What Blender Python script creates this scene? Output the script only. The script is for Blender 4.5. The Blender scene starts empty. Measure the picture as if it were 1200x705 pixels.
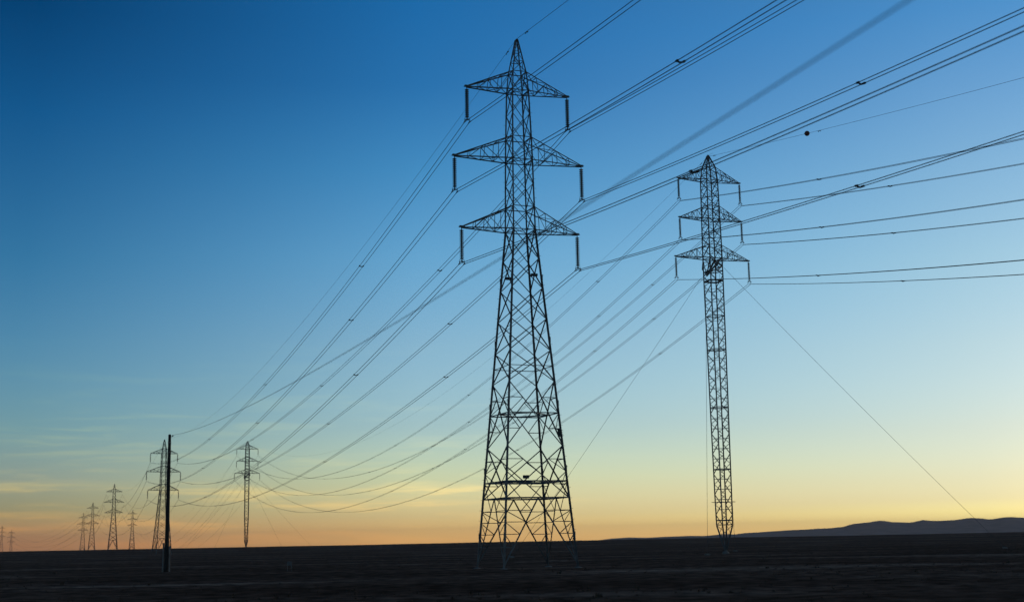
import bpy, math, random
from mathutils import Vector, Matrix, noise

R = math.radians
random.seed(7)
scene = bpy.context.scene
col = scene.collection

# ------------------------------------------------------------------ camera
EYE = 2.1
F_PX = 1578.67                      # focal length in pixels for a 1200 px wide frame
PITCH, ROLL = 0.1767, -0.0187
cam = bpy.data.cameras.new('camera')
cam.sensor_width = 36.0
cam.lens = F_PX / 1200 * 36.0
cam.clip_start = 0.1
cam.clip_end = 60000
cam.dof.use_dof = True
cam.dof.focus_distance = 150.0
cam.dof.aperture_fstop = 0.49
cam_o = bpy.data.objects.new('camera', cam)
col.objects.link(cam_o)
fw = Vector((0, math.cos(PITCH), math.sin(PITCH)))
up0 = Vector((0, -math.sin(PITCH), math.cos(PITCH)))
rt0 = Vector((1, 0, 0))
rt = rt0 * math.cos(ROLL) + up0 * math.sin(ROLL)
upv = -rt0 * math.sin(ROLL) + up0 * math.cos(ROLL)
m = Matrix((rt, upv, -fw)).transposed().to_4x4()
m.translation = (0, 0, EYE)
cam_o.matrix_world = m
scene.camera = cam_o

# ------------------------------------------------------------------ sky, sun, exposure
SUN_EL, SUN_AZ = 5.0, 50.0          # degrees; azimuth to the right of the view direction
world = bpy.data.worlds.new('World')
scene.world = world
world.use_nodes = True
wt = world.node_tree
wt.nodes.clear()
out = wt.nodes.new('ShaderNodeOutputWorld')
bg = wt.nodes.new('ShaderNodeBackground')
bg.inputs['Strength'].default_value = 0.15
sky = wt.nodes.new('ShaderNodeTexSky')
sky.sky_type = 'NISHITA'
sky.sun_disc = False
sky.sun_elevation = R(SUN_EL)
sky.sun_rotation = R(SUN_AZ)
sky.air_density = 1.0
sky.dust_density = 0.5
sky.ozone_density = 3.0

def wn(t, **kw):
    n = wt.nodes.new(t)
    for k, v in kw.items(): setattr(n, k, v)
    return n
def wmath(op, a, b=None, c=None, clamp=False):
    n = wn('ShaderNodeMath', operation=op, use_clamp=clamp)
    for i, v in enumerate((a, b, c)):
        if v is None: continue
        if isinstance(v, (int, float)): n.inputs[i].default_value = v
        else: wt.links.new(v, n.inputs[i])
    return n.outputs[0]
def wmix(f, a, b, bt='MIX'):
    n = wn('ShaderNodeMixRGB', blend_type=bt)
    for i, v in enumerate((f, a, b)):
        if isinstance(v, (int, float)): n.inputs[i].default_value = v
        elif isinstance(v, tuple): n.inputs[i].default_value = (*v, 1)
        else: wt.links.new(v, n.inputs[i])
    return n.outputs[0]
# the dusk air's own tint by height and heading: three ramps over elevation, blended by azimuth
SKY_L = [(0.0058, 0.4054, 0.2401, 0.1945), (0.0262, 0.2042, 0.1883, 0.1916), (0.0495, 0.1748, 0.1799, 0.2186), (0.0848, 0.1346, 0.1724, 0.2079), (0.1437, 0.0890, 0.1506, 0.1950), (0.2023, 0.0477, 0.1262, 0.1751), (0.2994, 0.0115, 0.0863, 0.1439), (0.3686, 0.0022, 0.0555, 0.1011), (0.6000, 0.0200, 0.0360, 0.0480), (1.0000, 0.0260, 0.0290, 0.0320)]
SKY_M = [(0.0023, 0.5323, 0.4144, 0.2977), (0.0195, 0.3363, 0.3040, 0.2945), (0.0473, 0.2917, 0.2817, 0.2710), (0.0846, 0.2207, 0.2257, 0.2555), (0.1471, 0.2025, 0.2205, 0.2422), (0.2092, 0.1449, 0.2148, 0.2488), (0.2702, 0.0788, 0.1783, 0.2279), (0.3295, 0.0363, 0.1311, 0.1984), (0.3847, 0.0233, 0.1263, 0.1992), (0.6000, 0.0350, 0.0560, 0.0720), (1.0000, 0.0260, 0.0290, 0.0320)]
SKY_R = [(0.0143, 0.2750, 0.3317, 0.3356), (0.0243, 0.2146, 0.2435, 0.3039), (0.0378, 0.2078, 0.2216, 0.2715), (0.0733, 0.2114, 0.2070, 0.2345), (0.1327, 0.2203, 0.2128, 0.2163), (0.1917, 0.2087, 0.2191, 0.2154), (0.2499, 0.1754, 0.2064, 0.2171), (0.3065, 0.1298, 0.1850, 0.2170), (0.3595, 0.0824, 0.1677, 0.2192), (0.6000, 0.0500, 0.0660, 0.0760), (1.0000, 0.0260, 0.0290, 0.0320)]
GAIN = 0.15 * 2 ** 1.0
tcw = wn('ShaderNodeTexCoord')
sep = wn('ShaderNodeSeparateXYZ')
wt.links.new(tcw.outputs['Generated'], sep.inputs[0])
X_, Y_, Z_ = sep.outputs
hyp = wmath('SQRT', wmath('ADD', wmath('MULTIPLY', X_, X_), wmath('MULTIPLY', Y_, Y_)))
saz = wmath('DIVIDE', X_, wmath('MAXIMUM', hyp, .001))
elev = wmath('MULTIPLY', Z_, 1.0, clamp=True)
def ramp(tab):
    n = wn('ShaderNodeValToRGB')
    n.color_ramp.interpolation = 'EASE' if False else 'LINEAR'
    e = n.color_ramp.elements
    for i, (z, r_, g_, b_) in enumerate(tab):
        if i < 2: el_ = e[i]; el_.position = z
        else: el_ = e.new(z)
        el_.color = (r_ / GAIN, g_ / GAIN, b_ / GAIN, 1)
    wt.links.new(elev, n.inputs[0])
    return n.outputs[0]
tl = wmath('DIVIDE', wmath('ADD', saz, .345), .275, clamp=True)
tr = wmath('DIVIDE', wmath('ADD', saz, .070), .395, clamp=True)
tint = wmix(tr, wmix(tl, ramp(SKY_L), ramp(SKY_M)), ramp(SKY_R))
base = wmix(1.0, sky.outputs[0], tint, 'MULTIPLY')
# thin streaks of cloud low on the side away from the sun
cv = wn('ShaderNodeCombineXYZ')
wt.links.new(wmath('MULTIPLY', saz, 9.0), cv.inputs[0])
wt.links.new(wmath('MULTIPLY', Z_, 95.0), cv.inputs[1])
cn = wn('ShaderNodeTexNoise'); cn.inputs['Scale'].default_value = 1.0; cn.inputs['Detail'].default_value = 7; cn.inputs['Roughness'].default_value = .55
cn.inputs['Distortion'].default_value = .35
wt.links.new(cv.outputs[0], cn.inputs['Vector'])
cr = wn('ShaderNodeMapRange'); cr.interpolation_type = 'SMOOTHSTEP'
cr.inputs['From Min'].default_value = .49; cr.inputs['From Max'].default_value = .68
wt.links.new(cn.outputs['Fac'], cr.inputs['Value'])
band = wn('ShaderNodeValToRGB')
be = band.color_ramp.elements
be[0].position = 0.0; be[0].color = (.35, .35, .35, 1)
be[1].position = .16; be[1].color = (0, 0, 0, 1)
for p_, v_ in ((.02, .7), (.043, 1.0), (.060, .5), (.085, .5), (.115, .2)):
    q_ = be.new(p_); q_.color = (v_, v_, v_, 1)
wt.links.new(elev, band.inputs[0])
azf = wn('ShaderNodeMapRange'); azf.interpolation_type = 'SMOOTHSTEP'
azf.inputs['From Min'].default_value = .16; azf.inputs['From Max'].default_value = -.30
wt.links.new(saz, azf.inputs['Value'])
cf = wmath('MULTIPLY', wmath('MULTIPLY', cr.outputs[0], band.outputs[0]), azf.outputs[0], clamp=True)
cn2 = wn('ShaderNodeTexNoise'); cn2.inputs['Scale'].default_value = 3.0; cn2.inputs['Detail'].default_value = 5
wt.links.new(cv.outputs[0], cn2.inputs['Vector'])
zw = wmath('ADD', Z_, wmath('MULTIPLY', wmath('SUBTRACT', cn2.outputs['Fac'], .5), .010))
cf = wmath('MULTIPLY', cf, .7)
for zc, sz, ac, sa_, amp in ((.0440, .0030, -.365, .060, 1.0), (.0400, .0022, -.225, .035, .55), (.0250, .0025, -.350, .040, .45), (.0385, .0022, -.055, .050, .55), (.0290, .0018, -.10, .08, .3), (.074, .0016, -.345, .035, .35), (.084, .0012, -.305, .03, .3)):
    dz = wmath('DIVIDE', wmath('SUBTRACT', zw, zc), sz)
    da = wmath('DIVIDE', wmath('SUBTRACT', saz, ac), sa_)
    q = wmath('EXPONENT', wmath('MULTIPLY', wmath('ADD', wmath('MULTIPLY', dz, dz), wmath('MULTIPLY', da, da)), -1.0))
    cf = wmath('ADD', cf, wmath('MULTIPLY', q, wmath('MULTIPLY', cn2.outputs['Fac'], amp * 1.9)), clamp=True)
cloud = wmix(1.0, base, (2.0, 1.5, .95), 'MULTIPLY')
final = wmix(wmath('MULTIPLY', cf, .75), base, cloud)
wt.links.new(final, bg.inputs[0])
wt.links.new(bg.outputs[0], out.inputs[0])

sun = bpy.data.lights.new('sun', 'SUN')
sun.energy = 0.12
sun.angle = R(0.5)
sun.color = (1.0, 0.62, 0.36)
sun_o = bpy.data.objects.new('sun', sun)
col.objects.link(sun_o)
sd = Vector((math.sin(R(SUN_AZ)) * math.cos(R(1.0)), math.cos(R(SUN_AZ)) * math.cos(R(1.0)), math.sin(R(1.0))))
sun_o.rotation_euler = sd.to_track_quat('Z', 'Y').to_euler()

scene.view_settings.view_transform = 'Standard'
scene.view_settings.look = 'None'
scene.view_settings.gamma = 1.0
scene.view_settings.exposure = 1.0

# ------------------------------------------------------------------ helpers
def tag(o, label=None, cat=None, group=None, kind=None):
    if label: o['label'] = label
    if cat: o['category'] = cat
    if group: o['group'] = group
    if kind: o['kind'] = kind
    return o

def empty(name, loc=(0, 0, 0), rz=0.0):
    o = bpy.data.objects.new(name, None)
    o.empty_display_size = 1.0
    o.location = loc
    o.rotation_euler = (0, 0, rz)
    col.objects.link(o)
    return o

class MB:
    """collects simple shapes, then links them as one mesh"""
    def __init__(s):
        s.v, s.f = [], []
    def prism(s, p, q, prof, side=None, taper=1.0):
        p, q = Vector(p), Vector(q)
        d = q - p
        if d.length < 1e-6: return
        d.normalize()
        if side is None:
            side = Vector((0, 0, 1)) if abs(d.z) < .9 else Vector((1, 0, 0))
        x = (Vector(side) - d * d.dot(Vector(side)))
        if x.length < 1e-5:
            x = d.orthogonal()
        x.normalize()
        y = d.cross(x)
        b = len(s.v); n = len(prof)
        for c, k in ((p, 1.0), (q, taper)):
            for a, e in prof:
                s.v.append(tuple(c + x * a * k + y * e * k))
        for i in range(n):
            j = (i + 1) % n
            s.f.append((b + i, b + j, b + n + j, b + n + i))
        s.f.append(tuple(range(b + n - 1, b - 1, -1)))
        s.f.append(tuple(range(b + n, b + 2 * n)))
    def angle(s, p, q, w, side=None, t=None):       # rolled steel L section
        t = t or w * .16
        o = w * .3
        s.prism(p, q, [(-o, -o), (w - o, -o), (w - o, t - o), (t - o, t - o), (t - o, w - o), (-o, w - o)], side)
    def bar(s, p, q, w, h=None, side=None):
        h = h or w
        s.prism(p, q, [(-w / 2, -h / 2), (w / 2, -h / 2), (w / 2, h / 2), (-w / 2, h / 2)], side)
    def rod(s, p, q, r, n=8, taper=1.0):
        s.prism(p, q, [(r * math.cos(2 * math.pi * i / n), r * math.sin(2 * math.pi * i / n)) for i in range(n)], None, taper)
    def box(s, c, sx, sy, sz):
        c = Vector(c)
        s.bar(c - Vector((sx / 2, 0, 0)), c + Vector((sx / 2, 0, 0)), sz, sy, (0, 0, 1))
    def lathe(s, c, prof, n=10, ax='z'):
        b = len(s.v); c = Vector(c)
        for r, z in prof:
            for i in range(n):
                a = 2 * math.pi * i / n
                if ax == 'z': p = Vector((r * math.cos(a), r * math.sin(a), z))
                else: p = Vector((z, r * math.cos(a), r * math.sin(a)))
                s.v.append(tuple(c + p))
        for k in range(len(prof) - 1):
            for i in range(n):
                j = (i + 1) % n
                s.f.append((b + k * n + i, b + k * n + j, b + (k + 1) * n + j, b + (k + 1) * n + i))
        s.f.append(tuple(range(b + n - 1, b - 1, -1)))
        e = b + (len(prof) - 1) * n
        s.f.append(tuple(range(e, e + n)))
    def tube(s, pts, r, n=6):
        pts = [Vector(p) for p in pts]
        b = len(s.v)
        for k, p in enumerate(pts):
            d = (pts[min(k + 1, len(pts) - 1)] - pts[max(k - 1, 0)]).normalized()
            x = d.cross(Vector((0, 0, 1)))
            if x.length < 1e-4: x = Vector((1, 0, 0))
            x.normalize(); y = x.cross(d)
            for i in range(n):
                a = 2 * math.pi * i / n
                s.v.append(tuple(p + x * r * math.cos(a) + y * r * math.sin(a)))
        for k in range(len(pts) - 1):
            for i in range(n):
                j = (i + 1) % n
                s.f.append((b + k * n + i, b + k * n + j, b + (k + 1) * n + j, b + (k + 1) * n + i))
        s.f.append(tuple(range(b + n - 1, b - 1, -1)))
        e = b + (len(pts) - 1) * n
        s.f.append(tuple(range(e, e + n)))
    def build(s, name, mat, parent=None, smooth=False):
        me = bpy.data.meshes.new(name)
        me.from_pydata(s.v, [], s.f)
        me.update()
        if smooth:
            me.polygons.foreach_set('use_smooth', [True] * len(me.polygons))
        if mat: me.materials.append(mat)
        o = bpy.data.objects.new(name, me)
        col.objects.link(o)
        if parent: o.parent = parent
        return o

def material(name, c1, c2=None, scale=4.0, rough=.6, metal=0.0, bump=0.0, coord='Object', spec=.5):
    mt = bpy.data.materials.new(name)
    mt.use_nodes = True
    nt = mt.node_tree
    b = nt.nodes['Principled BSDF']
    b.inputs['Roughness'].default_value = rough
    b.inputs['Metallic'].default_value = metal
    b.inputs['Specular IOR Level'].default_value = spec
    c2 = c2 or tuple(x * .75 for x in c1)
    tc = nt.nodes.new('ShaderNodeTexCoord')
    nz = nt.nodes.new('ShaderNodeTexNoise')
    nz.inputs['Scale'].default_value = scale
    nz.inputs['Detail'].default_value = 5
    rp = nt.nodes.new('ShaderNodeValToRGB')
    rp.color_ramp.elements[0].position = .35
    rp.color_ramp.elements[0].color = (*c2, 1)
    rp.color_ramp.elements[1].position = .68
    rp.color_ramp.elements[1].color = (*c1, 1)
    nt.links.new(tc.outputs[coord], nz.inputs['Vector'])
    nt.links.new(nz.outputs['Fac'], rp.inputs[0])
    nt.links.new(rp.outputs[0], b.inputs['Base Color'])
    if bump:
        bp = nt.nodes.new('ShaderNodeBump')
        bp.inputs['Strength'].default_value = bump
        nt.links.new(nz.outputs['Fac'], bp.inputs['Height'])
        nt.links.new(bp.outputs[0], b.inputs['Normal'])
    return mt

M_STEEL = material('galvanised_steel', (.20, .17, .155), (.085, .068, .06), 1.6, .6, .1)
M_STEEL_FAR = material('weathered_steel', (.12, .12, .12), (.08, .078, .075), 1.0, .7, .2)
M_WIRE = material('aluminium_wire', (.05, .05, .052), (.035, .035, .037), 3, .6, .3)
M_INS = material('toughened_glass', (.010, .020, .020), (.006, .012, .012), 6, .4, spec=.3)
M_PLATE = material('enamel_plate', (.05, .045, .04), (.025, .02, .02), 5, .6)
M_CONC = material('weathered_concrete', (.26, .21, .18), (.16, .13, .11), 3, .9, 0, .3)
M_WOOD = material('creosoted_wood', (.028, .02, .015), (.012, .009, .007), 6, .85, 0, .5)
M_CABLE = material('rubber_sheath', (.05, .055, .07), (.04, .045, .055), 5, .6)
M_BALL = material('marker_paint', (.16, .03, .015), (.1, .02, .012), 3, .6)

# ------------------------------------------------------------------ ground
def ground_h(x, y):
    d = math.hypot(x, y)
    k = min(1.0, d / 60.0)
    h = .10 * noise.noise((x * .035, y * .035, 0)) + .05 * noise.noise((x * .12, y * .12, 3))
    h += .55 * max(0, min(1, (d - 220) / 500)) * noise.noise((x * .004, y * .004, 7.7)) 
    h += .18 * max(0, min(1, (d - 260) / 400)) * abs(noise.noise((x * .03, y * .012, 4.1)))
    e = max(0.0, min(1.0, (d - 430) / 330)); f = max(0.0, min(1.0, (d - 1000) / 700))
    h += (2.0 + .25 * noise.noise((x * .008, 2.2, 8.8))) * (e * e * (3 - 2 * e)) * (1 - f * f * (3 - 2 * f))
    return h * k

def axis(mx, near, step, grow):
    a = [0.0]; s = step
    while a[-1] < mx:
        if a[-1] > near: s *= grow
        a.append(a[-1] + s)
    return a
pos = axis(8900, 260, 5.0, 1.055)
xs = [-v for v in reversed(pos[1:])] + pos
yp = axis(8900, 320, 3.2, 1.045)
yn = axis(8900, 20, 5.0, 1.3)
ys = [-v for v in reversed(yn[1:])] + yp
g = MB()
for y in ys:
    for x in xs:
        g.v.append((x, y, ground_h(x, y)))
nx = len(xs)
for j in range(len(ys) - 1):
    for i in range(nx - 1):
        g.f.append((j * nx + i, j * nx + i + 1, (j + 1) * nx + i + 1, (j + 1) * nx + i))

def ground_material():
    mt = bpy.data.materials.new('dark_gravel_plain')
    mt.use_nodes = True
    nt = mt.node_tree; L = nt.links; N = nt.nodes
    b = N['Principled BSDF']
    b.inputs['Roughness'].default_value = .95
    b.inputs['Specular IOR Level'].default_value = 0.0
    tc = N.new('ShaderNodeTexCoord')
    mp = N.new('ShaderNodeMapping'); mp.inputs['Scale'].default_value = (.022, .085, 1)
    n1 = N.new('ShaderNodeTexNoise'); n1.inputs['Scale'].default_value = 1; n1.inputs['Detail'].default_value = 8; n1.inputs['Roughness'].default_value = .62
    n1.inputs['Distortion'].default_value = .6
    n2 = N.new('ShaderNodeTexNoise'); n2.inputs['Scale'].default_value = .9; n2.inputs['Detail'].default_value = 6
    r1 = N.new('ShaderNodeValToRGB')
    e = r1.color_ramp.elements
    e[0].position = .36; e[0].color = (.125, .066, .044, 1)
    e[1].position = .70; e[1].color = (.52, .31, .22, 1)
    e2 = e.new(.55); e2.color = (.20, .108, .073, 1)
    r2 = N.new('ShaderNodeValToRGB')
    r2.color_ramp.elements[0].position = .38; r2.color_ramp.elements[0].color = (.4, .4, .4, 1)
    r2.color_ramp.elements[1].position = .66; r2.color_ramp.elements[1].color = (1.6, 1.55, 1.5, 1)
    mx = N.new('ShaderNodeMixRGB'); mx.blend_type = 'MULTIPLY'; mx.inputs[0].default_value = 1
    L.new(tc.outputs['Object'], mp.inputs[0]); L.new(mp.outputs[0], n1.inputs['Vector'])
    L.new(tc.outputs['Object'], n2.inputs['Vector'])
    L.new(n1.outputs['Fac'], r1.inputs[0]); L.new(n2.outputs['Fac'], r2.inputs[0])
    L.new(r1.outputs[0], mx.inputs[1]); L.new(r2.outputs[0], mx.inputs[2])
    L.new(mx.outputs[0], b.inputs['Base Color'])
    bp = N.new('ShaderNodeBump'); bp.inputs['Strength'].default_value = .7; bp.inputs['Distance'].default_value = .15
    L.new(n2.outputs['Fac'], bp.inputs['Height']); L.new(bp.outputs[0], b.inputs['Normal'])
    return mt
M_GROUND = ground_material()
tag(g.build('ground', M_GROUND, smooth=True), kind='structure')

# hills far to the right: a real ridge with depth
RIDGE = [(690, 0), (715, 2.0), (730, 2.6), (750, 2.0), (780, 2.8), (800, 3.2), (815, 2.8), (840, 4.2), (852, 4.0), (865, 5.4), (925, 7.7), (960, 8.8), (975, 10), (990, 13.5), (1005, 14.6), (1020, 16.4), (1040, 14.3), (1055, 13.4),
         (1070, 15.6), (1085, 15.2), (1105, 15.3), (1125, 17.6), (1137, 17.0), (1147, 15.6), (1170, 17.9), (1185, 17.0), (1200, 14.7), (1240, 13), (1300, 17), (1380, 12), (1500, 15), (1700, 9), (1900, 12), (2200, 5)]
HD = 6600.0
hm = MB()
rows = [(-700, .0), (-560, .10), (-420, .30), (-300, .42), (-180, .66), (-80, .86), (0, 1.0), (90, .9), (220, .7), (420, .4), (800, 0)]
hx = []
px = 690.0
while px < 2200:
    k = 0
    while RIDGE[k + 1][0] < px: k += 1
    (a, ha), (b_, hb) = RIDGE[k], RIDGE[k + 1]
    t = (px - a) / (b_ - a); t = t * t * (3 - 2 * t)
    hx.append(((px - 600) / F_PX * HD, (ha + (hb - ha) * t) / F_PX * HD + 2.0))
    px += 5 if px < 1260 else 20
for j, (dy, k) in enumerate(rows):
    for i, (x, h) in enumerate(hx):
        nz = noise.fractal((x * .006, dy * .008, 2.0), 1.0, 2.0, 4)
        hh = h * k * (1 + (.22 * nz if k not in (0, 1) else .03 * nz)) if k else -6
        hm.v.append((x * (1 + dy / HD), HD + dy + 45 * noise.noise((x * .004, 5, 5)) * (1 - abs(dy) / 900), hh))
n_ = len(hx)
for j in range(len(rows) - 1):
    for i in range(n_ - 1):
        hm.f.append((j * n_ + i, j * n_ + i + 1, (j + 1) * n_ + i + 1, (j + 1) * n_ + i))
M_HILL = material('bare_hill_rock', (.30, .21, .20), (.12, .08, .08), .014, .95, 0, 0, spec=0.0)
tag(hm.build('hills', M_HILL, smooth=True), kind='structure')

# low scrub and stones over the plain (uncountable)
sc = MB()
rnd = random.Random(3)
cnt = 0
while cnt < 3800:
    y = 38 + 420 * rnd.random() ** 1.7
    x = (rnd.random() * 2 - 1) * (.44 * y + 14)
    if noise.noise((x * .03, y * .03, 9)) < rnd.random() * .5 - .25: continue
    cnt += 1
    s = rnd.uniform(.04, .12) * (1 + (rnd.random() < .04) * .8)
    z = ground_h(x, y)
    for _ in range(5):
        a = rnd.random() * 6.283; t = rnd.uniform(.1, .9)
        base = Vector((x + rnd.uniform(-s, s) * .7, y + rnd.uniform(-s, s) * .7, z - .02))
        tip = base + Vector((math.cos(a) * t * s, math.sin(a) * t * s, s * rnd.uniform(.5, 1.1)))
        w = Vector((-math.sin(a), math.cos(a), 0)) * s * .3
        b = len(sc.v)
        sc.v += [tuple(base - w), tuple(base + w), tuple(tip + w * .3), tuple(tip - w * .3)]
        sc.f.append((b, b + 1, b + 2, b + 3))
M_SCRUB = material('dry_scrub', (.10, .065, .042), (.05, .034, .024), 2.0, .95, spec=0.0)
tag(sc.build('scrub', M_SCRUB), 'sparse low dry scrub tufts scattered over the dark plain', 'scrub', kind='stuff')

# the evening haze that fades the far pylons and hills
hz = MB()
hz.box((0, 0, 46), 18000, 18000, 100)
M_HAZE = bpy.data.materials.new('haze_air')
M_HAZE.use_nodes = True
_n = M_HAZE.node_tree
_n.nodes.clear()
_o = _n.nodes.new('ShaderNodeOutputMaterial')
_p = _n.nodes.new('ShaderNodeVolumePrincipled')
_p.inputs['Density'].default_value = 0.9e-4
_p.inputs['Color'].default_value = (.90, .74, .70, 1)
_n.links.new(_p.outputs[0], _o.inputs['Volume'])
hz_o = hz.build('haze', M_HAZE)
tag(hz_o, 'thin pale evening haze over the plain', 'haze', kind='stuff')

# ------------------------------------------------------------------ towers
def interp(tab, z):
    if z <= tab[0][0]: return tab[0][1]
    for (a, va), (b, vb) in zip(tab, tab[1:]):
        if z <= b: return va + (vb - va) * (z - a) / (b - a)
    return tab[-1][1]

SGN = ((-1, -1), (1, -1), (1, 1), (-1, 1))
def corner(tab, k, z, zo=0):
    s = interp(tab, z)
    return Vector((SGN[k][0] * s, SGN[k][1] * s, z - zo))

def insulator(mat_h, length, n_disc, rdisc, yoke):
    """string hanging from z = 0 down to -length"""
    mb = MB()
    top, bot = .20, .34
    mb.rod((0, 0, 0), (0, 0, -length + .1), .04, 6)
    zz = -top
    step = (length - top - bot) / n_disc
    for i in range(n_disc):
        z0 = zz - i * step
        mb.lathe((0, 0, z0), [(.06, 0), (.085, -.03), (rdisc, -step * .28), (rdisc, -step * .50), (.07, -step * .56), (.06, -step * .98)], 12)
    return mb

def hang_insulator(parent, pos, length, n_disc=15, rdisc=.18, far=False):
    o = insulator(None, length, n_disc if not far else 8, rdisc * (1 if not far else 1.3), 0).build('insulator_string', M_INS, parent, smooth=False)
    o.location = pos
    if not far:
        y = MB()
        y.bar((-.23, 0, -length + .16), (.23, 0, -length + .16), .05, .14)          # yoke plate
        y.bar((-.08, 0, -length + .16), (0, 0, -length + .34), .04)
        y.bar((.08, 0, -length + .16), (0, 0, -length + .34), .04)
        for s in (-1, 1):
            y.bar((s * .21, 0, -length + .14), (s * .21, 0, -length + .01), .05)
            y.bar((s * .21, -.22, -length - .03), (s * .21, .22, -length - .03), .07, .08)
        pts = [(.23 * math.cos(a), 0, -length + .22 + .15 * math.sin(a)) for a in [math.pi * i / 8 for i in range(9)]]
        y.tube(pts, .018, 5)                                                          # arcing ring
        y.build('yoke_plate', M_STEEL, o)
    return o

def crossarm(parent, tab, zb, depth, half, zo, mat, w=.1, nb=4, name='crossarm', far=False):
    """both halves of one crossarm: four chords each side converging on the tip"""
    mb = MB()
    for sx in (-1, 1):
        tip = Vector((sx * half, 0, zb - zo))
        sb, st = interp(tab, zb), interp(tab, zb + depth)
        ends = {}
        for sy in (-1, 1):
            lo = Vector((sx * sb, sy * sb, zb - zo)); hi = Vector((sx * st, sy * st, zb + depth - zo))
            tl = tip + Vector((0, sy * .1, 0)); th = tip + Vector((-sx * .12, sy * .1, .14))
            mb.angle(lo, tl, w * 1.2, (0, 0, 1)); mb.angle(hi, th, w * 1.2, (0, 0, -1))
            ends[sy] = (lo, hi, tl, th)
            P = [(lo + (tl - lo) * (i / nb), hi + (th - hi) * (i / nb)) for i in range(nb)]
            for i in range(nb):
                if i: mb.angle(P[i][0], P[i][1], w * .6)
                if i < nb - 1:
                    mb.angle(P[i][1], P[i + 1][0], w * .65) if i % 2 == 0 else mb.angle(P[i][0], P[i + 1][1], w * .65)
        for i in range(nb):                                   # plan bracing between the two chords
            t0, t1 = i / nb, (i + 1) / nb
            for lvl, tl_ in ((0, 2), (1, 3)):
                A = ends[-1][lvl] + (ends[-1][tl_] - ends[-1][lvl]) * t0
                B = ends[1][lvl] + (ends[1][tl_] - ends[1][lvl]) * t0
                C = ends[1][lvl] + (ends[1][tl_] - ends[1][lvl]) * t1
                D = ends[-1][lvl] + (ends[-1][tl_] - ends[-1][lvl]) * t1
                mb.angle(A, B, w * .6)
                if i < nb - 1:
                    mb.angle(A, C, w * .6) if (i + lvl) % 2 else mb.angle(B, D, w * .6)
        if not far:
            mb.bar(tip + Vector((-sx * .42, 0, .05)), tip + Vector((sx * .22, 0, .05)), .05, .26)
            mb.bar(tip + Vector((-sx * .3, 0, .14)), tip + Vector((sx * .18, 0, .14)), .04, .2)
    for zz in (zb, zb + depth):                               # rings through the body
        for k in range(4):
            mb.angle(corner(tab, k, zz, zo), corner(tab, (k + 1) % 4, zz, zo), w)
    for (k, kk) in ((0, 2), (1, 3)):
        mb.angle(corner(tab, k, zb, zo) + Vector((0, 0, .03 * (k + 1))), corner(tab, kk, zb, zo) + Vector((0, 0, .03 * (k + 1))), w * .7)
    return mb.build(name, mat, parent)

T_TAB = [(0, 3.166), (27.96, .99), (29.96, .96), (34.09, .90), (36.0, .86), (40.27, .74), (42.0, .60), (45.0, .10)]
T_ARMS = [(27.96, 2.0, 5.247), (34.09, 2.0, 5.801), (40.27, 1.72, 4.627)]

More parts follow.
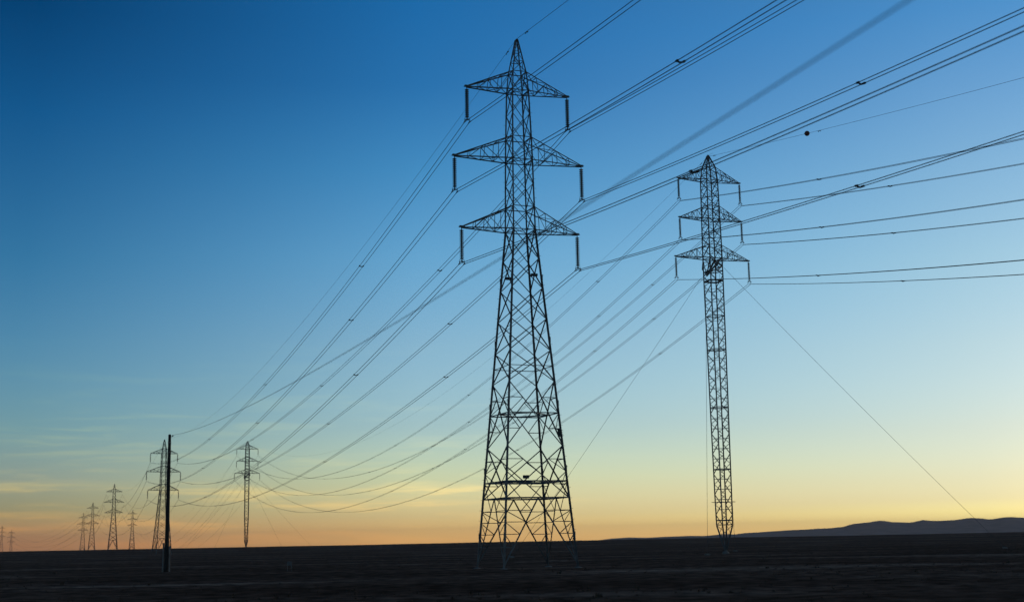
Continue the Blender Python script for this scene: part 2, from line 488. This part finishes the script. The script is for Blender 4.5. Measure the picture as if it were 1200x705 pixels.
def lattice_tower(loc, rz, cut=0.0, far=0, ins=3.07, jitter=0):
    """self-supporting double-circuit tower; cut = metres of bottom extension left out; far 0..2 = coarser members"""
    root = empty('lattice_tower', loc, rz)
    mat = M_STEEL if far == 0 else M_STEEL_FAR
    fat = (1.0, 1.5, 2.1)[far]
    tab = T_TAB
    zo = cut
    # four legs, each from foot to apex
    zs = [cut] + [z for z, _ in tab if z > cut + .1]
    for k in range(4):
        mb = MB()
        for z0, z1 in zip(zs, zs[1:]):
            w = (.142 if z0 < 15 else .125 if z0 < 27 else .10 if z0 < 40 else .08) * fat
            mb.angle(corner(tab, k, z0, zo), corner(tab, k, z1, zo), w, (-SGN[k][0], 0, 0))
        if far == 0:
            z = 2.6
            while z < 27:                                     # splice plates and step bolts
                c = corner(tab, k, z, zo); o_ = Vector((SGN[k][0], SGN[k][1], 0)) * .05
                mb.bar(c + o_ * .4 - Vector((0, 0, .25)), c + o_ * .4 + Vector((0, 0, .25)), .17, .04)
                z += 5.3
            if k in (1, 3):
                z = 3.0
                while z < 41:
                    c = corner(tab, k, z, zo)
                    d_ = Vector((SGN[k][0], 0, 0)) if int(z * 2.4) % 2 else Vector((0, SGN[k][1], 0))
                    mb.rod(c, c + d_ * .22, .012, 5)
                    z += .42
        mb.build('leg', mat, root)
        if far == 0:
            fb = MB()
            c = corner(tab, k, cut, zo)
            fb.lathe(c + Vector((0, 0, -.5)), [(.34, 0), (.30, .50), (.27, .54), (.12, .58)], 14)
            fb.build('footing', M_CONC, root)
    # bracing of the four faces
    for k in range(4):
        A = lambda z: corner(tab, k, z, zo)
        B = lambda z: corner(tab, (k + 1) % 4, z, zo)
        mid = lambda z: (A(z) + B(z)) / 2
        lerp = lambda p, q, t: p + (q - p) * t
        mb = MB()
        inw = -Vector((A(0) + B(0))).normalized() if (A(0) + B(0)).length > .01 else Vector((1, 0, 0))
        inw.z = 0
        wd, wr = .086 * fat, .058 * fat
        def X(z0, z1, w, sub=False):
            mb.angle(A(z0), B(z1), w, inw)
            mb.angle(B(z0) + inw * .06, A(z1) + inw * .06, w, inw)
            if sub:
                zc = (z0 + z1) / 2
                # redundant members: short horizontals from the leg to the diagonal and their struts
                for L_, O_ in ((A, B), (B, A)):
                    lo = lerp(L_(z0), O_(z1), .26); hi = lerp(L_(z1), O_(z0), .26)
                    zl, zh = lo.z + zo, hi.z + zo
                    mb.angle(L_(zl), lo, wr); mb.angle(L_(zh), hi, wr)
                    mb.angle(lo, L_(zc), wr); mb.angle(hi, L_(zc), wr)
        def belt(z, w):
            mb.angle(A(z), B(z), w, (0, 0, 1))
        # K-braced foot: V from the belt's middle to the feet, with redundants
        zk = 5.55
        if cut < 3:
            top = mid(zk)
            for L_ in (A, B):
                ft = L_(cut + .25)
                mb.angle(top, ft, wd * 1.1, inw)
                P_ = [lerp(ft, top, t_) for t_ in (.27, .46, .64, .81)]
                for i_, q_ in enumerate(P_):
                    mb.angle(L_(q_.z + zo), q_, wr)
                    nx_ = P_[i_ + 1].z + zo if i_ < 3 else 6.87
                    mb.angle(q_, L_(nx_), wr)
            belt(zk, wd * 1.1)
            belt(6.87, wd * 1.2)
            X(zk, 9.73, wd * 1.05, True)
            X(9.73, 15.03, wd, True)
            belt(12.4, wd)
            if far == 0:
                mb.angle(mid(6.87), lerp(A(6.87), B(6.87), .5) + inw * interp(tab, 6.87), wr)
        elif cut < 9:
            zk2 = 12.0
            top = mid(zk2)
            for L_ in (A, B):
                ft = L_(cut + .2)
                mb.angle(top, ft, wd, inw)
                p1 = lerp(ft, top, .4); mb.angle(L_(p1.z + zo), p1, wr); mb.angle(p1, L_(zk2), wr)
            belt(zk2, wd)
            X(zk2, 15.03, wd, False)
        else:
            zz = cut
            X(cut, 15.03, wd, False) if cut < 13 else None
        start = 15.03 if cut < 13 else cut
        lv = [z for z in (15.03, 17.6, 20.27, 22.9, 25.45, 27.96) if z >= start - .01]
        if cut >= 13: lv = [cut] + [z for z in lv if z > cut + 1]
        for a_, b_ in zip(lv, lv[1:]): X(a_, b_, wd * .92)
        if far == 0: belt(16.3, wr)
        up = [27.96, 29.96, 32.0, 34.09, 36.09, 38.2, 40.27, 41.99]
        for a_, b_ in zip(up, up[1:]): X(a_, b_, wd * .7)
        mb.build('face_bracing', mat, root)
    # belt diaphragms seen from below
    if cut < 3:
        for z, w in ((5.55, .1), (6.87, .12), (12.4, .1)):
            mb = MB()
            m_ = [(corner(tab, k, z, zo) + corner(tab, (k + 1) % 4, z, zo)) / 2 for k in range(4)]
            for k in range(4): mb.angle(m_[k], m_[(k + 1) % 4], w * fat)
            mb.build('plan_bracing', mat, root)
    # peak
    mb = MB()
    for k in range(4):
        A = lambda z: corner(tab, k, z, zo)
        B = lambda z: corner(tab, (k + 1) % 4, z, zo)
        lv = [41.99, 43.0, 43.9, 44.6]
        for i, (a_, b_) in enumerate(zip(lv, lv[1:])):
            mb.angle(A(a_) if i % 2 else B(a_), B(b_) if i % 2 else A(b_), .055 * fat)
            mb.angle(A(b_), B(b_), .05 * fat)
    mb.bar((0, -.2, 45.0 - zo), (0, .2, 45.0 - zo), .1, .16)
    mb.bar((0, 0, 44.8 - zo), (0, 0, 45.12 - zo), .08)
    mb.build('peak', mat, root)
    for zb, dp, hf in T_ARMS:
        crossarm(root, tab, zb, dp, hf, zo, mat, .072 * fat, 4, far=far > 0)
        if far < 2:
            for s in (-1, 1):
                hang_insulator(root, (s * hf, 0, zb - zo), ins, far=far > 0)
    return root

G_TAB = [(.15, .10), (3.6, .80), (6.8, .84), (20, .92), (38, 1.0), (43, 1.0), (52.75, .90), (54.7, .72), (56.55, .08)]
G_ARMS = [(41.22, 1.9, 5.95), (46.99, 1.9, 5.07), (52.75, 1.95, 5.04)]

def guyed_mast(loc, rz, cut=0.0, far=0, anchors=None, ins=3.07):
    root = empty('guyed_mast', loc, rz)
    mat = M_STEEL if far == 0 else M_STEEL_FAR
    fat = 1.0 if far == 0 else 1.6
    # the shaft is shortened by "cut" just above the foot
    tab = [(z if z < 3.7 else z - cut, s) for z, s in G_TAB]
    top = tab[-1][0]
    for k in range(4):
        mb = MB()
        for (z0, _), (z1, _) in zip(tab, tab[1:]):
            mb.angle(corner(tab, k, z0), corner(tab, k, z1), (.13 if z0 > 3 else .15) * fat, (-SGN[k][0], 0, 0))
        mb.build('leg', mat, root)
    for k in range(4):
        mb = MB()
        A = lambda z: corner(tab, k, z)
        B = lambda z: corner(tab, (k + 1) % 4, z)
        inw = -(A(10) + B(10)); inw.z = 0; inw.normalize()
        z = 3.6; i = 0
        zt = 52.75 - cut
        n = round((zt - z) / 1.42)
        st = (zt - z) / n
        for i in range(n):
            a_, b_ = z + i * st, z + (i + 1) * st
            if i % 2: mb.angle(A(a_), B(b_), .085 * fat, inw)
            else: mb.angle(B(a_), A(b_), .085 * fat, inw)
            if a_ > 40 - cut or far == 0:
                mb.angle(A(a_ + st * .5), B(a_ + st * .5), .05 * fat)
            if a_ > 41 - cut:
                if i % 2: mb.angle(B(a_) + inw * .05, A(b_) + inw * .05, .06 * fat, inw)
                else: mb.angle(A(a_) + inw * .05, B(b_) + inw * .05, .06 * fat, inw)
        for zz in (3.62, 4.2, 11.2, 19.9, 28.0, 32.9, 37.9):
            zc = zz if zz < 5 else zz - cut
            if zc < 4.5 and zz > 5: continue
            mb.angle(A(zc), B(zc), .11 * fat, (0, 0, 1))
        for a_, b_ in ((1.2, 2.4), (2.4, 3.6)):
            mb.angle(A(a_), B(b_), .06 * fat); mb.angle(A(b_), B(b_), .06 * fat)
        pk = [52.75 - cut, 53.7 - cut, 54.7 - cut, 55.6 - cut, 56.2 - cut]
        for i, (a_, b_) in enumerate(zip(pk, pk[1:])):
            mb.angle(A(a_), B(b_), .06 * fat); mb.angle(A(b_), B(b_), .06 * fat)
            mb.angle(B(a_), A(b_), .05 * fat)
        mb.build('face_bracing', mat, root)
    # base shoe
    fb = MB()
    fb.lathe((0, 0, -.55), [(.5, 0), (.45, .5), (.25, .56), (.2, .75)], 14)
    fb.build('footing', M_CONC, root)
    mb = MB()
    mb.bar((0, -.16, top), (0, .16, top), .1, .14)
    mb.bar((0, 0, top - .1), (0, 0, top + .15), .08)
    if far == 0:
        mb.tube([(.1, 0, top + .05), (.1, -.7, top + .1), (.1, -1.4, top + .0)], .014, 5)
    mb.build('peak', mat, root)
    for zb, dp, hf in G_ARMS:
        crossarm(root, tab, zb - cut, dp, hf, 0, mat, .088 * fat, 5 if far == 0 else 3, far=far > 0)
        for s in (-1, 1):
            hang_insulator(root, (s * hf, 0, zb - cut), ins, 16, .175, far=far > 0)
    # guy attachment frame below the lowest crossarm
    za = 40.1 - cut
    s = interp(tab, za)
    gf = MB()
    P1 = Vector((-(s + .42), -s * .6, za - 1.55)); P3 = Vector((s + .42, -s * .2, za + .1))
    P1b = Vector((-(s + .42), s * .6, za - .4)); P3b = Vector((s + .42, s * .8, za + .1))
    Lu = [Vector((-s, -s, za + 1.1)), Vector((-s, s, za + 1.1))]
    Ru = [Vector((s, -s, za + 1.3)), Vector((s, s, za + 1.3))]
    gf.bar(P1, Ru[0], .24 * fat, .2 * fat); gf.angle(P1, Ru[1], .2 * fat)
    gf.angle(P1, Lu[0], .13 * fat); gf.angle(P1, Lu[1], .1 * fat); gf.angle(P1, P1b, .12 * fat); gf.angle(P1b, Lu[1], .1 * fat)
    gf.angle(P3, Ru[0], .13 * fat); gf.angle(P3, Lu[0], .13 * fat); gf.angle(P3, P3b, .14 * fat); gf.angle(P3b, Ru[1], .1 * fat)
    gf.angle(P3, Vector((0, -s, za - .9)), .14 * fat); gf.angle(P3b, Vector((0, s, za - .7)), .12 * fat)
    for zz, w_ in ((za - .75, .07), (za - 2.1, .13)):
        for k in range(4):
            gf.angle(corner(tab, k, zz), corner(tab, (k + 1) % 4, zz), w_ * fat)
    gf.build('guy_frame', mat, root)
    if far == 0:
        ac = MB()                                     # anti-climb frame
        for k in range(4):
            p = corner(tab, k, 6.75); q = corner(tab, (k + 1) % 4, 6.75)
            d = (q - p).normalized() * .55
            ac.bar(p - d, q + d, .07)
        ac.build('anti_climb_frame', mat, root)
    inv = Matrix.Rotation(-rz, 4, 'Z')
    if anchors:
        for (att, anc) in anchors:
            p = inv @ (Vector(att) - Vector(loc)); q = inv @ (Vector(anc) - Vector(loc))
            gw = MB()
            pts = []
            for i in range(25):
                t = i / 24
                c = p + (q - p) * t; c.z -= 4 * .35 * t * (1 - t)
                pts.append(c)
            gw.tube(pts, .02 if far == 0 else .028, 6)
            gw.build('guy_wire', M_WIRE, root)
            an = MB()
            an.box(q + Vector((0, 0, .02)), .5, .5, .24)
            an.build('guy_anchor', M_CONC, root)
    return root

def heading(o, cz):
    return o

A1P, A1R = (0.808, 111.399), 0.3636
B1P, B1R = (28.872, 189.301), 0.3797
t1 = lattice_tower((A1P[0], A1P[1], 0), A1R)
tag(t1, 'tallest dark steel lattice pylon on four splayed legs in front of the plain', 'pylon', 'lattice pylons')
# small plates and boxes bolted to the big tower
def on_tower(name, c, sx, sy, sz, mat, grille=False):
    mb = MB()
    mb.box(c, sx, sy, sz)
    if grille:
        for i in range(4):
            mb.bar((c[0] - sx / 2, c[1] - sy / 2 - .03, c[2] - sz / 2 + sz * (i + .5) / 4), (c[0] + sx / 2 + .12, c[1] - sy / 2 - .03, c[2] - sz / 2 + sz * (i + .5) / 4), .03)
    return mb.build(name, mat, t1)
sA = interp(T_TAB, 23.7)
on_tower('phase_plate', (-sA + .26, .1, 23.85), .54, .3, .2, M_PLATE)
on_tower('phase_plate', (sA - .45, -sA + .55, 24.1), .54, .3, .2, M_PLATE)
s10 = interp(T_TAB, 10.7)
on_tower('warning_sign', (s10 - .2, -s10 - .12, 10.75), .34, .06, .62, M_PLATE, True)
s7 = interp(T_TAB, 7.1)
on_tower('junction_box', (-.95, -s7 - .02, 7.2), .46, .22, .26, M_PLATE)
on_tower('number_plate', (.55, -s7 - .16, 5.72), .18, .04, .34, M_PLATE)

anch = [((30.25, 188.2, 39.95), (67.3, 189.0, .05)), ((26.85, 188.0, 38.4), (-.64, 189.0, .05)),
        ((27.6, 188.2, 38.6), (24.2, 174.0, .05)), ((29.9, 190.3, 39.8), (33.8, 212.0, .05))]
t2 = guyed_mast((B1P[0], B1P[1], .25), B1R, anchors=anch)
tag(t2, 'slender guyed lattice mast narrowing to a pointed foot, nearer of the two masts', 'guyed mast', 'guyed lattice masts')

A2P, A2R, A2C = (-119.02, 458.93), .5295, 6.56
B2P, B2R, B2C = (-127.56, 645.08), .3156, 4.80
t3 = lattice_tower((*A2P, ground_h(*A2P)), A2R, A2C + ground_h(*A2P), 1)
tag(t3, 'mid-distance lattice pylon standing directly behind the wooden pole', 'pylon', 'lattice pylons')
an2 = []
for dx, dy in ((30, 8), (-30, 4), (-9, -28), (12, 30)):
    an2.append(((B2P[0] + .04 * dx, B2P[1] + .04 * dy, 33.9), (B2P[0] + dx, B2P[1] + dy, ground_h(B2P[0] + dx, B2P[1] + dy) + .05)))
t4 = guyed_mast((*B2P, ground_h(*B2P)), B2R, B2C + ground_h(*B2P), 1, anchors=an2)
tag(t4, 'pale far guyed mast alone between the wooden pole and the tallest pylon', 'guyed mast', 'guyed lattice masts')
FAR = [((-239.2, 810), .35, 4.5, 'far lattice pylon, second tallest left of the wooden pole'),
       ((-344.9, 1110), .35, 5.0, 'far lattice pylon between the smallest of the pair and the taller one'),
       ((-428.5, 1350), .35, 7.0, 'far lattice pylon'),
       ((-421.9, 1500), .35, 0.3, 'far lattice pylon'),
       ((-702.4, 1900), .35, 13.2, ''), ((-791.1, 2100), .35, 3.5, '')]
labels = ['largest of the far hazy pylons left of the wooden pole',
          'hazy far pylon, taller of two side by side left of the largest far one',
          'hazy far pylon, shorter of two side by side left of the largest far one',
          'hazy broad-based far pylon between the largest far one and the wooden pole',
          'tiny pylon on the horizon, the inner of the two most distant ones',
          'tiny pylon on the horizon cut by the left edge of the picture']
far_t = []
for (p, r, c, _), lb in zip(FAR, labels):
    o = lattice_tower((*p, ground_h(*p)), r, c + ground_h(*p), 2)
    tag(o, lb, 'pylon', 'lattice pylons')
    far_t.append(o)

# ------------------------------------------------------------------ conductors
ARM_IX = {'B': 0, 'M': 1, 'T': 2}
WORD = {'T': 'top', 'M': 'middle', 'B': 'lowest'}
def att_points(P, rot, arms, z0, cut, ins, apex):
    a = Vector((math.cos(rot), math.sin(rot), 0))
    base = Vector((P[0], P[1], z0))
    d = {}
    for k, i in ARM_IX.items():
        zb, _, hf = arms[i]
        for s, sn in ((-1, 'L'), (1, 'R')):
            d[k + sn] = base + a * s * hf + Vector((0, 0, zb - cut - ins - .03))
    d['G'] = base + Vector((0, 0, apex - cut + .1))
    return d
PA1 = att_points(A1P, A1R, T_ARMS, 0, 0, 3.07, 45.0)
PB1 = att_points(B1P, B1R, G_ARMS, .0, 0, 3.07, 56.55)
PA2 = att_points(A2P, A2R, T_ARMS, 0, A2C, 3.07, 45.0)
PB2 = att_points(B2P, B2R, G_ARMS, 0, B2C, 3.07, 56.55)
PF = [att_points(p, r, T_ARMS, 0, c, 1.5, 45.0) for p, r, c, _ in FAR]

def sag_points(P, Q, S, n=64):
    return [P + (Q - P) * (i / n) - Vector((0, 0, 4 * S * (i / n) * (1 - i / n))) for i in range(n + 1)]

def bundle(pts, spacers, label, group, r=.025, gap=.21, twin=True, sides=6):
    P, Q = pts[0], pts[-1]
    h = (Q - P); h.z = 0; h.normalize()
    s = Vector((h.y, -h.x, 0))
    origin = P.copy()
    root = empty('conductor_bundle' if twin else 'ground_wire', origin)
    tag(root, label, 'power line', group)
    for k in ((-1, 1) if twin else (0,)):
        mb = MB()
        mb.tube([p - origin + s * gap * k for p in pts], r, sides)
        mb.build('wire', M_WIRE, root)
    L = (Q - P).length
    for d in spacers:
        t = d / L * (len(pts) - 1)
        i = min(int(t), len(pts) - 2)
        c = pts[i] + (pts[i + 1] - pts[i]) * (t - i) - origin
        al = (pts[i + 1] - pts[i]).normalized()
        mb = MB()
        if twin:
            lo = Vector((0, 0, -.07))
            mb.bar(c - s * gap, c - s * .07 + lo, .07, .09)
            mb.bar(c + s * gap, c + s * .07 + lo, .07, .09)
            mb.bar(c - s * .09 + lo, c + s * .09 + lo, .08, .10)
            for k in (-1, 1):
                mb.bar(c + s * gap * k - al * .13, c + s * gap * k + al * .13, .10, .10)
            mb.build('spacer', M_PLATE, root)
        else:
            lo = Vector((0, 0, -.1))
            mb.bar(c + Vector((0, 0, .03)), c + lo, .05)
            mb.rod(c + lo - al * .25, c + lo + al * .25, .012, 5)
            for k in (-1, 1):
                mb.lathe(c + lo + al * .25 * k, [(.02, -.06), (.055, -.03), (.055, .03), (.02, .06)], 8)
            mb.build('vibration_damper', M_PLATE, root)
    return root

def full(side): return 'left' if side == 'L' else 'right'
KEYS = ['TL', 'TR', 'ML', 'MR', 'BL', 'BR']
# far spans: tall pylon to the pylon behind the pole, near mast to far mast
for k in KEYS:
    bundle(sag_points(PA1[k], PA2[k], 8.82), [41.0, 111.7, 190.2, 262, 330],
           "twin wires from tallest pylon's %s %s arm down to pylon behind the pole" % (WORD[k[0]], full(k[1])),
           'conductor bundles of the pylon line')
    bundle(sag_points(PB1[k], PB2[k], 23.04, 90), [31.0, 104, 169, 243, 315, 388, 450],
           "twin wires from nearer mast's %s %s arm sagging down to the far mast" % (WORD[k[0]], full(k[1])),
           'conductor bundles of the mast line', r=.027)
bundle(sag_points(PA1['G'], PA2['G'], 7.96), [2.5], "thin earth wire from tallest pylon's peak down to pylon behind the pole", 'earth wires', r=.013, twin=False)
bundle(sag_points(PB1['G'], PB2['G'], 21.56, 90), [2.2], "thin earth wire from the nearer mast's peak down to the far mast", 'earth wires', r=.013, twin=False)
# near spans: they climb over the viewer's right shoulder to towers behind the camera
def near_points(P, phi, a, b, L, n=96):
    d = Vector((math.sin(phi), -math.cos(phi), 0))
    return [P + d * s + Vector((0, 0, a * s + b * s * s)) for s in [L * i / n for i in range(n + 1)]]
for k in KEYS:
    bundle(near_points(PA1[k], .3398, -.0910, 2.37e-4, 384), [42.0, 118, 196, 270, 340],
           "twin wires from tallest pylon's %s %s arm rising out of the picture" % (WORD[k[0]], full(k[1])),
           'conductor bundles of the pylon line', r=.024)
    bundle(near_points(PB1[k], .3393, -.1887, 3.47e-4, 544, 130), [36.3, 112, 190, 270, 350, 430],
           "twin wires from nearer mast's %s %s arm out over the far hills" % (WORD[k[0]], full(k[1])),
           'conductor bundles of the mast line', r=.027)
bundle(near_points(PA1['G'], .3398, -.1078, 2.4e-4, 380), [2.6], "thin earth wire from the tallest pylon's peak rising out of the picture", 'earth wires', r=.017, twin=False)
gn = near_points(PB1['G'], .3393, -.172, 2.0e-4, 544, 130)
bundle(gn, [2.0, 29.5], "thin earth wire from the nearer mast's peak carrying the dark marker ball", 'earth wires', r=.017, twin=False)
# marker ball
t = 26.6 / 544 * 130
bc = gn[int(t)] + (gn[int(t) + 1] - gn[int(t)]) * (t - int(t))
bd = (gn[int(t) + 1] - gn[int(t)]).normalized()
ball = empty('marker_ball', bc, math.atan2(bd.y, bd.x))
tag(ball, 'dark round aerial marker ball clamped on the thin earth wire', 'marker ball')
mb = MB()
prof = [(max(.33 * math.sin(math.pi * i / 16), .004), -.33 * math.cos(math.pi * i / 16)) for i in range(17)]
mb.lathe((0, 0, 0), prof, 24)
mb.build('shell', M_BALL, ball, smooth=True)
mb = MB(); mb.lathe((0, 0, 0), [(.33, -.015), (.355, -.015), (.355, .015), (.33, .015)], 24)
mb.build('flange', M_BALL, ball)
for s in (-1, 1):
    mb = MB(); mb.lathe((s * .36, 0, 0), [(.03, -.05), (.05, -.04), (.05, .04), (.03, .05)], 10, 'x')
    mb.build('clamp', M_PLATE, ball)

# spans between the far towers
def far_span(Pa, Pb, S, what, group, keys=KEYS, r=.035):
    for k in keys + ['G']:
        nm = 'thin earth wire' if k == 'G' else 'wires on %s %s arms' % (WORD[k[0]], full(k[1]))
        bundle(sag_points(Pa[k], Pb[k], S * (.85 if k == 'G' else 1), 40), [], '%s %s' % (nm, what), group, r=r if k != 'G' else r * .5, twin=False, sides=5)
far_span(PA2, PF[0], 11.5, 'from pylon behind the pole to largest far one', 'spans of the far pylon line', r=.04)
far_span(PF[0], PF[1], 9, 'from largest far pylon to its next neighbour', 'spans of the far pylon line', r=.045)
far_span(PF[1], PF[2], 6, 'between the two paired far pylons', 'spans of the far pylon line', r=.045)
far_span(PF[2], PF[4], 16, 'from shorter paired pylon to tiny horizon one', 'spans of the far pylon line', r=.055)
far_span(PB2, PF[3], 34, 'from far mast to broad-based far pylon', 'spans of the far mast line', r=.03)

# ------------------------------------------------------------------ wooden pole and its cable
POLE = Vector((-31.95, 125, 0))
PT = 12.29
pole = empty('utility_pole', POLE)
tag(pole, 'bare dark wooden pole standing in front of the mid-distance pylon', 'pole')
mb = MB()
prof = []
for i in range(15):
    z = -.4 + (PT + .55) * i / 14
    prof.append((.215 - .085 * i / 14, z))
prof.append((.05, PT + .2))
mb.lathe((0, 0, 0), prof, 14)
mb.build('shaft', M_WOOD, pole, smooth=True)
mb = MB()
mb.bar((.05, -.14, PT - .05), (.34, -.16, PT - .02), .05, .05)
mb.lathe((.33, -.16, PT - .02), [(.02, 0), (.06, .02), (.05, .07), (.065, .09), (.03, .14)], 10)
mb.build('cable_bracket', M_PLATE, pole)
mb = MB()
mb.lathe((0, 0, PT - .62), [(.15, 0), (.16, .01), (.16, .09), (.15, .10)], 14)
mb.lathe((0, 0, PT - 1.5), [(.155, 0), (.165, .01), (.165, .09), (.155, .10)], 14)
mb.build('strap', M_STEEL, pole)
mb = MB()
mb.rod((-.3, -.12, -.3), (-.26, -.1, 2.6), .085, 10, .9)
mb.rod((.32, -.1, -.3), (.27, -.08, 2.3), .075, 10, .9)
mb.build('stub_post', M_CONC, pole)
# cable to the next pole, over the viewer
cab = empty('overhead_cable', POLE + Vector((.33, -.16, PT + .1)))
tag(cab, 'thick dark cable running from the wooden pole close overhead, blurred near top', 'cable')
mb = MB()
d = Vector((math.sin(.31), -math.cos(.31), 0))
a_, b_ = -.0694, 2.38e-4
mb.tube([d * s + Vector((0, 0, a_ * s + b_ * s * s)) for s in [252 * i / 160 for i in range(161)]], .0105, 8)
mb.build('sheath', M_CABLE, cab)

# small marker post on the plain
mk = empty('marker_post', (-19.57, 118, ground_h(-19.57, 118)), .15)
tag(mk, 'small grey square marker on two short legs low on the dark plain', 'marker post')
mb = MB(); mb.box((0, 0, .62), .42, .05, .34); mb.build('panel', M_STEEL, mk)
for s in (-1, 1):
    mb = MB(); mb.bar((s * .17, .04, -.1), (s * .15, .04, .6), .05); mb.build('leg', M_STEEL, mk)
